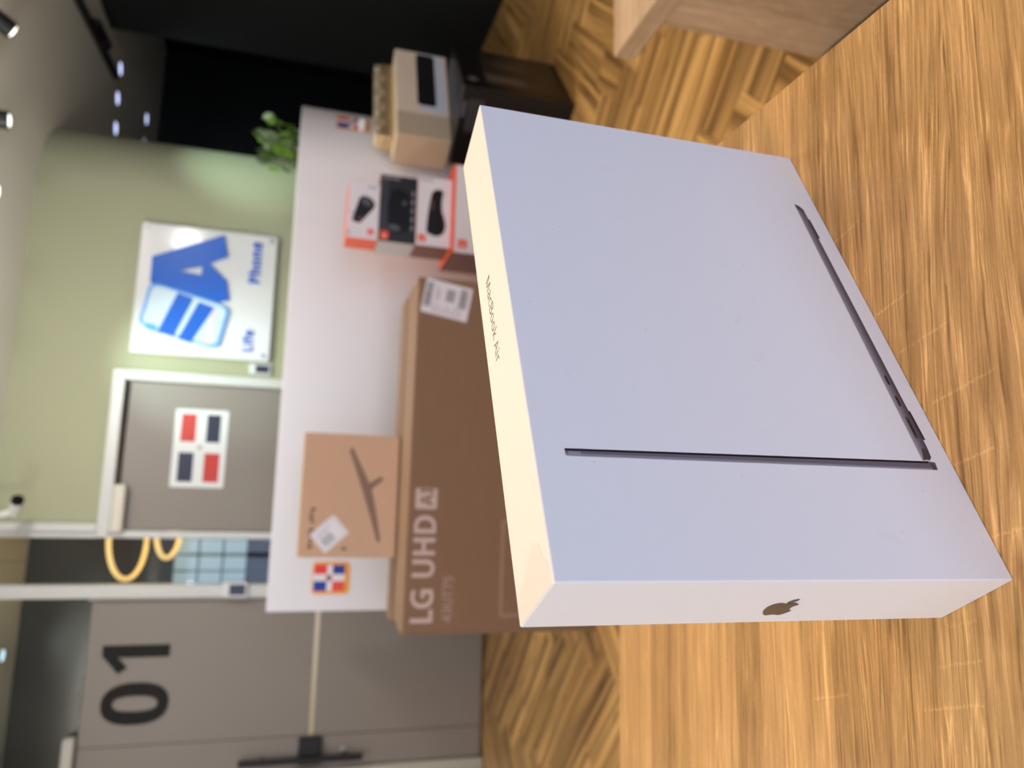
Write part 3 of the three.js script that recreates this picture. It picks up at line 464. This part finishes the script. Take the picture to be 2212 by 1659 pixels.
{
  const a = 23 * Math.PI / 180, y = 0.745, t = thing('ornament_box', 'gilt ornament box with glass beads lying on the kraft box', 'ornament', [1.70, y, -2.90], a);
  const gold = std(0.78, 0.58, 0.32, 0.25, { metalness: 0.75 }), bead = phys(0.95, 0.93, 0.88, 0.03, { transmission: 0.85, thickness: 0.02, ior: 1.5 });
  mesh('tray', rbox(-0.02, 0.5, 0, 0.06, -0.09, -0.01, 0.01, 3), gold, t);
  mesh('lid', rbox(-0.01, 0.5, 0.06, 0.085, -0.085, -0.02, 0.008, 3), std(0.85, 0.74, 0.5, 0.2, { metalness: 0.6 }), t);
  for (let i = 0; i < 9; i++) mesh('glass_bead', new THREE.SphereGeometry(0.012, 14, 10).translate(0.02 + i * 0.052, i % 2 ? 0.05 : 0.075, -0.005), bead, t);
}

// ------------------------------------------------------------------ plant on the counter
{
  const t = thing('potted_plant', 'small leafy green plant at the right end of the counter', 'plant', [1.72, 0.89, -3.42]);
  mesh('pot', new THREE.LatheGeometry([[0, 0], [0.055, 0], [0.06, 0.01], [0.075, 0.13], [0.07, 0.13], [0.062, 0.12], [0, 0.12]].map(([a, b]) => new THREE.Vector2(a, b)), 24), std(0.5, 0.48, 0.44, 0.5), t);
  const ls = new THREE.Shape(); ls.moveTo(0, 0); ls.quadraticCurveTo(0.024, 0.018, 0.018, 0.045); ls.quadraticCurveTo(0.012, 0.062, 0, 0.072); ls.quadraticCurveTo(-0.012, 0.062, -0.018, 0.045); ls.quadraticCurveTo(-0.024, 0.018, 0, 0);
  const lg = ext(ls, 0.0008), lp = lg.attributes.position; for (let k = 0; k < lp.count; k++) lp.setZ(k, lp.getZ(k) + Math.abs(lp.getX(k)) * 0.35 - lp.getY(k) ** 2 * 3); lg.computeVertexNormals();
  const greens = [[0.10, 0.22, 0.012], [0.20, 0.32, 0.03], [0.16, 0.22, 0.10], [0.30, 0.36, 0.22]].map(([r, g, b]) => phys(r, g, b, 0.35));
  const stems = [];
  for (let k = 0; k < 64; k++) {
    const ang = rnd() * 6.283, up = 0.17 + rnd() * 0.25, rad = 0.03 + rnd() * 0.16 * (0.5 + 0.5 * up / 0.4), x = Math.cos(ang) * rad * 0.9 + 0.10 * up / 0.4, z = Math.sin(ang) * rad * 0.5;
    const m = mesh('leaf', lg, greens[Math.floor(rnd() * 4)], t); m.position.set(x, up, z); m.rotation.set(rnd() * 1.6 - 0.8, rnd() * 6, rnd() * 2 - 1); const s = 0.8 + rnd() * 0.5; m.scale.set(s, s, s);
    const c = new THREE.QuadraticBezierCurve3(new THREE.Vector3(0, 0.11, 0), new THREE.Vector3(x * 0.3, up * 0.7 + 0.05, z * 0.3), new THREE.Vector3(x, up, z)); stems.push(new THREE.TubeGeometry(c, 5, 0.0016, 4));
  }
  mesh('stems', join(...stems), std(0.12, 0.16, 0.04, 0.6), t);
}

// ------------------------------------------------------------------ wall sign
{
  const t = thing('wall_sign', 'square white acrylic sign with a blue letter A, above the counter', 'sign', [1.150, 1.576, WALL + 0.028]);
  mesh('panel', ext(roundShape(0.694, 0.676, 0.012), 0.006, 0.001), phys(0.78, 0.77, 0.75, 0.12, { clearcoat: 0.6, clearcoatRoughness: 0.05 }), t);
  const steel = std(0.5, 0.5, 0.48, 0.3, { metalness: 0.9 });
  for (const [x, y] of [[-0.32, 0.31], [0.32, 0.31], [0.32, -0.31], [-0.32, -0.31]]) mesh('standoff', new THREE.CylinderGeometry(0.012, 0.012, 0.042, 18).rotateX(Math.PI / 2).translate(x, y, -0.008), steel, t);
  const blue = std(0.006, 0.11, 0.55, 0.3), pale = std(0.60, 0.72, 0.80, 0.25), sky = std(0.12, 0.36, 0.78, 0.3), pink = std(0.75, 0.62, 0.78, 0.3);
  const z = 0.007;
  const A = poly([[0.024, 0.272], [0.164, 0.275], [0.322, -0.067], [0.204, -0.094], [0.158, -0.004], [0.07, -0.098], [-0.036, -0.118], [-0.06, 0.0]]);
  const hole = new THREE.Path(); hole.moveTo(0.102, 0.149); hole.lineTo(0.138, 0.029); hole.lineTo(0.088, 0.03); hole.closePath(); A.holes.push(hole);
  mesh('letter', ext(A, 0.014).translate(0, 0, z), blue, t).userData.label = 'blue letter A';
  // phone drawn across the letter
  const q = [[0.029, 0.271], [-0.206, 0.311], [-0.305, -0.084], [-0.071, -0.13]];
  const ph = (k) => { const c = [-0.138, 0.092], p = q.map(([a, b]) => [c[0] + (a - c[0]) * k, c[1] + (b - c[1]) * k]), s = new THREE.Shape(), r = 0.16; for (let i = 0; i < 4; i++) { const a = p[(i + 3) % 4], b = p[i], d = p[(i + 1) % 4], l1 = [b[0] + (a[0] - b[0]) * r, b[1] + (a[1] - b[1]) * r], l2 = [b[0] + (d[0] - b[0]) * r, b[1] + (d[1] - b[1]) * r]; i ? s.lineTo(...l1) : s.moveTo(...l1); s.quadraticCurveTo(b[0], b[1], ...l2); } s.closePath(); return s; };
  mesh('phone_rim', ext(ph(1), 0.016).translate(0, 0, z), sky, t).userData.label = 'blue outline of a tilted phone';
  mesh('phone_screen', ext(ph(0.92), 0.0172).translate(0, 0, z), pale, t);
  for (const [pts, m] of [[[[-0.018, 0.135], [-0.042, 0.055], [-0.254, 0.135], [-0.235, 0.215]], blue], [[[-0.058, 0.03], [-0.082, -0.05], [-0.278, 0.05], [-0.262, 0.115]], blue], [[[-0.19, 0.27], [-0.225, 0.27], [-0.235, 0.225], [-0.2, 0.215]], sky], [[[-0.1, -0.07], [-0.16, -0.055], [-0.27, -0.055], [-0.28, -0.01], [-0.1, -0.04]], pink]]) mesh('stripe', ext(poly(pts), 0.0184).translate(0, 0, z), m, t);
  mesh('lettering', text('Phone', sansBold, 0.23, 0.008).translate(0.19, -0.233, z), blue, t);
  mesh('lettering', text('Life', sansBold, 0.115, 0.008).translate(-0.243, -0.226, z), blue, t);
}
// ------------------------------------------------------------------ flag poster, card readers, camera
{
  const map = canvas(612, 396, (x, w, h) => {
    x.fillStyle = '#e9ebe6'; x.fillRect(0, 0, w, h); const R = '#c8341f', B = '#20243a';
    x.fillStyle = B; x.fillRect(w * 0.07, h * 0.12, w * 0.37, h * 0.28); x.fillStyle = R; x.fillRect(w * 0.58, h * 0.12, w * 0.36, h * 0.28); x.fillRect(w * 0.07, h * 0.60, w * 0.37, h * 0.29); x.fillStyle = B; x.fillRect(w * 0.58, h * 0.60, w * 0.36, h * 0.26);
    x.strokeStyle = '#7d6f60'; x.lineWidth = 5; x.beginPath(); x.arc(w * 0.51, h * 0.5, 16, 0, 7); x.stroke(); x.fillStyle = '#a35a4c'; x.fillRect(w * 0.51 - 6, h * 0.5 - 6, 12, 12);
  });
  tag(mesh('flag_poster', flatUV(ext(roundShape(0.402, 0.258, 0.012), 0.001)).translate(0.331, 1.545, WALL - 0.0143), std(1, 1, 1, 0.35, { map })), 'quartered red and blue flag poster on the grey door', 'poster');
}
function reader(p, w, h, label) {
  const t = thing('card_reader', label, 'card reader', p, 0, 'access card readers');
  mesh('body', rbox(-w / 2, w / 2, -h / 2, h / 2, 0, 0.02, 0.008, 3), phys(0.72, 0.73, 0.72, 0.25), t);
  mesh('display', rbox(-w * 0.33, w * 0.33, -h * 0.40, h * 0.22, 0.018, 0.022, 0.002), std(0.012, 0.012, 0.018, 0.2), t);
}
reader([0.763, 1.276, WALL], 0.062, 0.112, 'small white card reader with dark display below the sign corner');
reader([-0.375, 1.315, WALL + 0.035], 0.08, 0.125, 'white card reader with dark display on the white post');
{
  const t = thing('security_camera', 'white security camera with a black front under the ceiling', 'camera', [-0.03, CEIL, -3.72]);
  mesh('base', new THREE.CylinderGeometry(0.04, 0.045, 0.02, 24).translate(0, -0.01, 0), std(0.75, 0.75, 0.7, 0.35), t);
  mesh('arm', new THREE.TubeGeometry(new THREE.QuadraticBezierCurve3(new THREE.Vector3(0, -0.01, 0), new THREE.Vector3(0, -0.12, 0), new THREE.Vector3(0.03, -0.155, 0.01)), 10, 0.017, 12), std(0.75, 0.75, 0.7, 0.35), t);
  const head = mesh('head', new THREE.CapsuleGeometry(0.028, 0.05, 6, 20).rotateX(Math.PI / 2), std(0.75, 0.75, 0.7, 0.35), t); head.position.set(0.04, -0.162, 0.01); head.rotation.set(0.35, 0.75, 0);
  mesh('lens_cover', new THREE.CylinderGeometry(0.026, 0.027, 0.016, 24).rotateX(Math.PI / 2).translate(0, 0, 0.052), std(0.01, 0.01, 0.012, 0.15), head);
}
renderer.render(scene, camera);
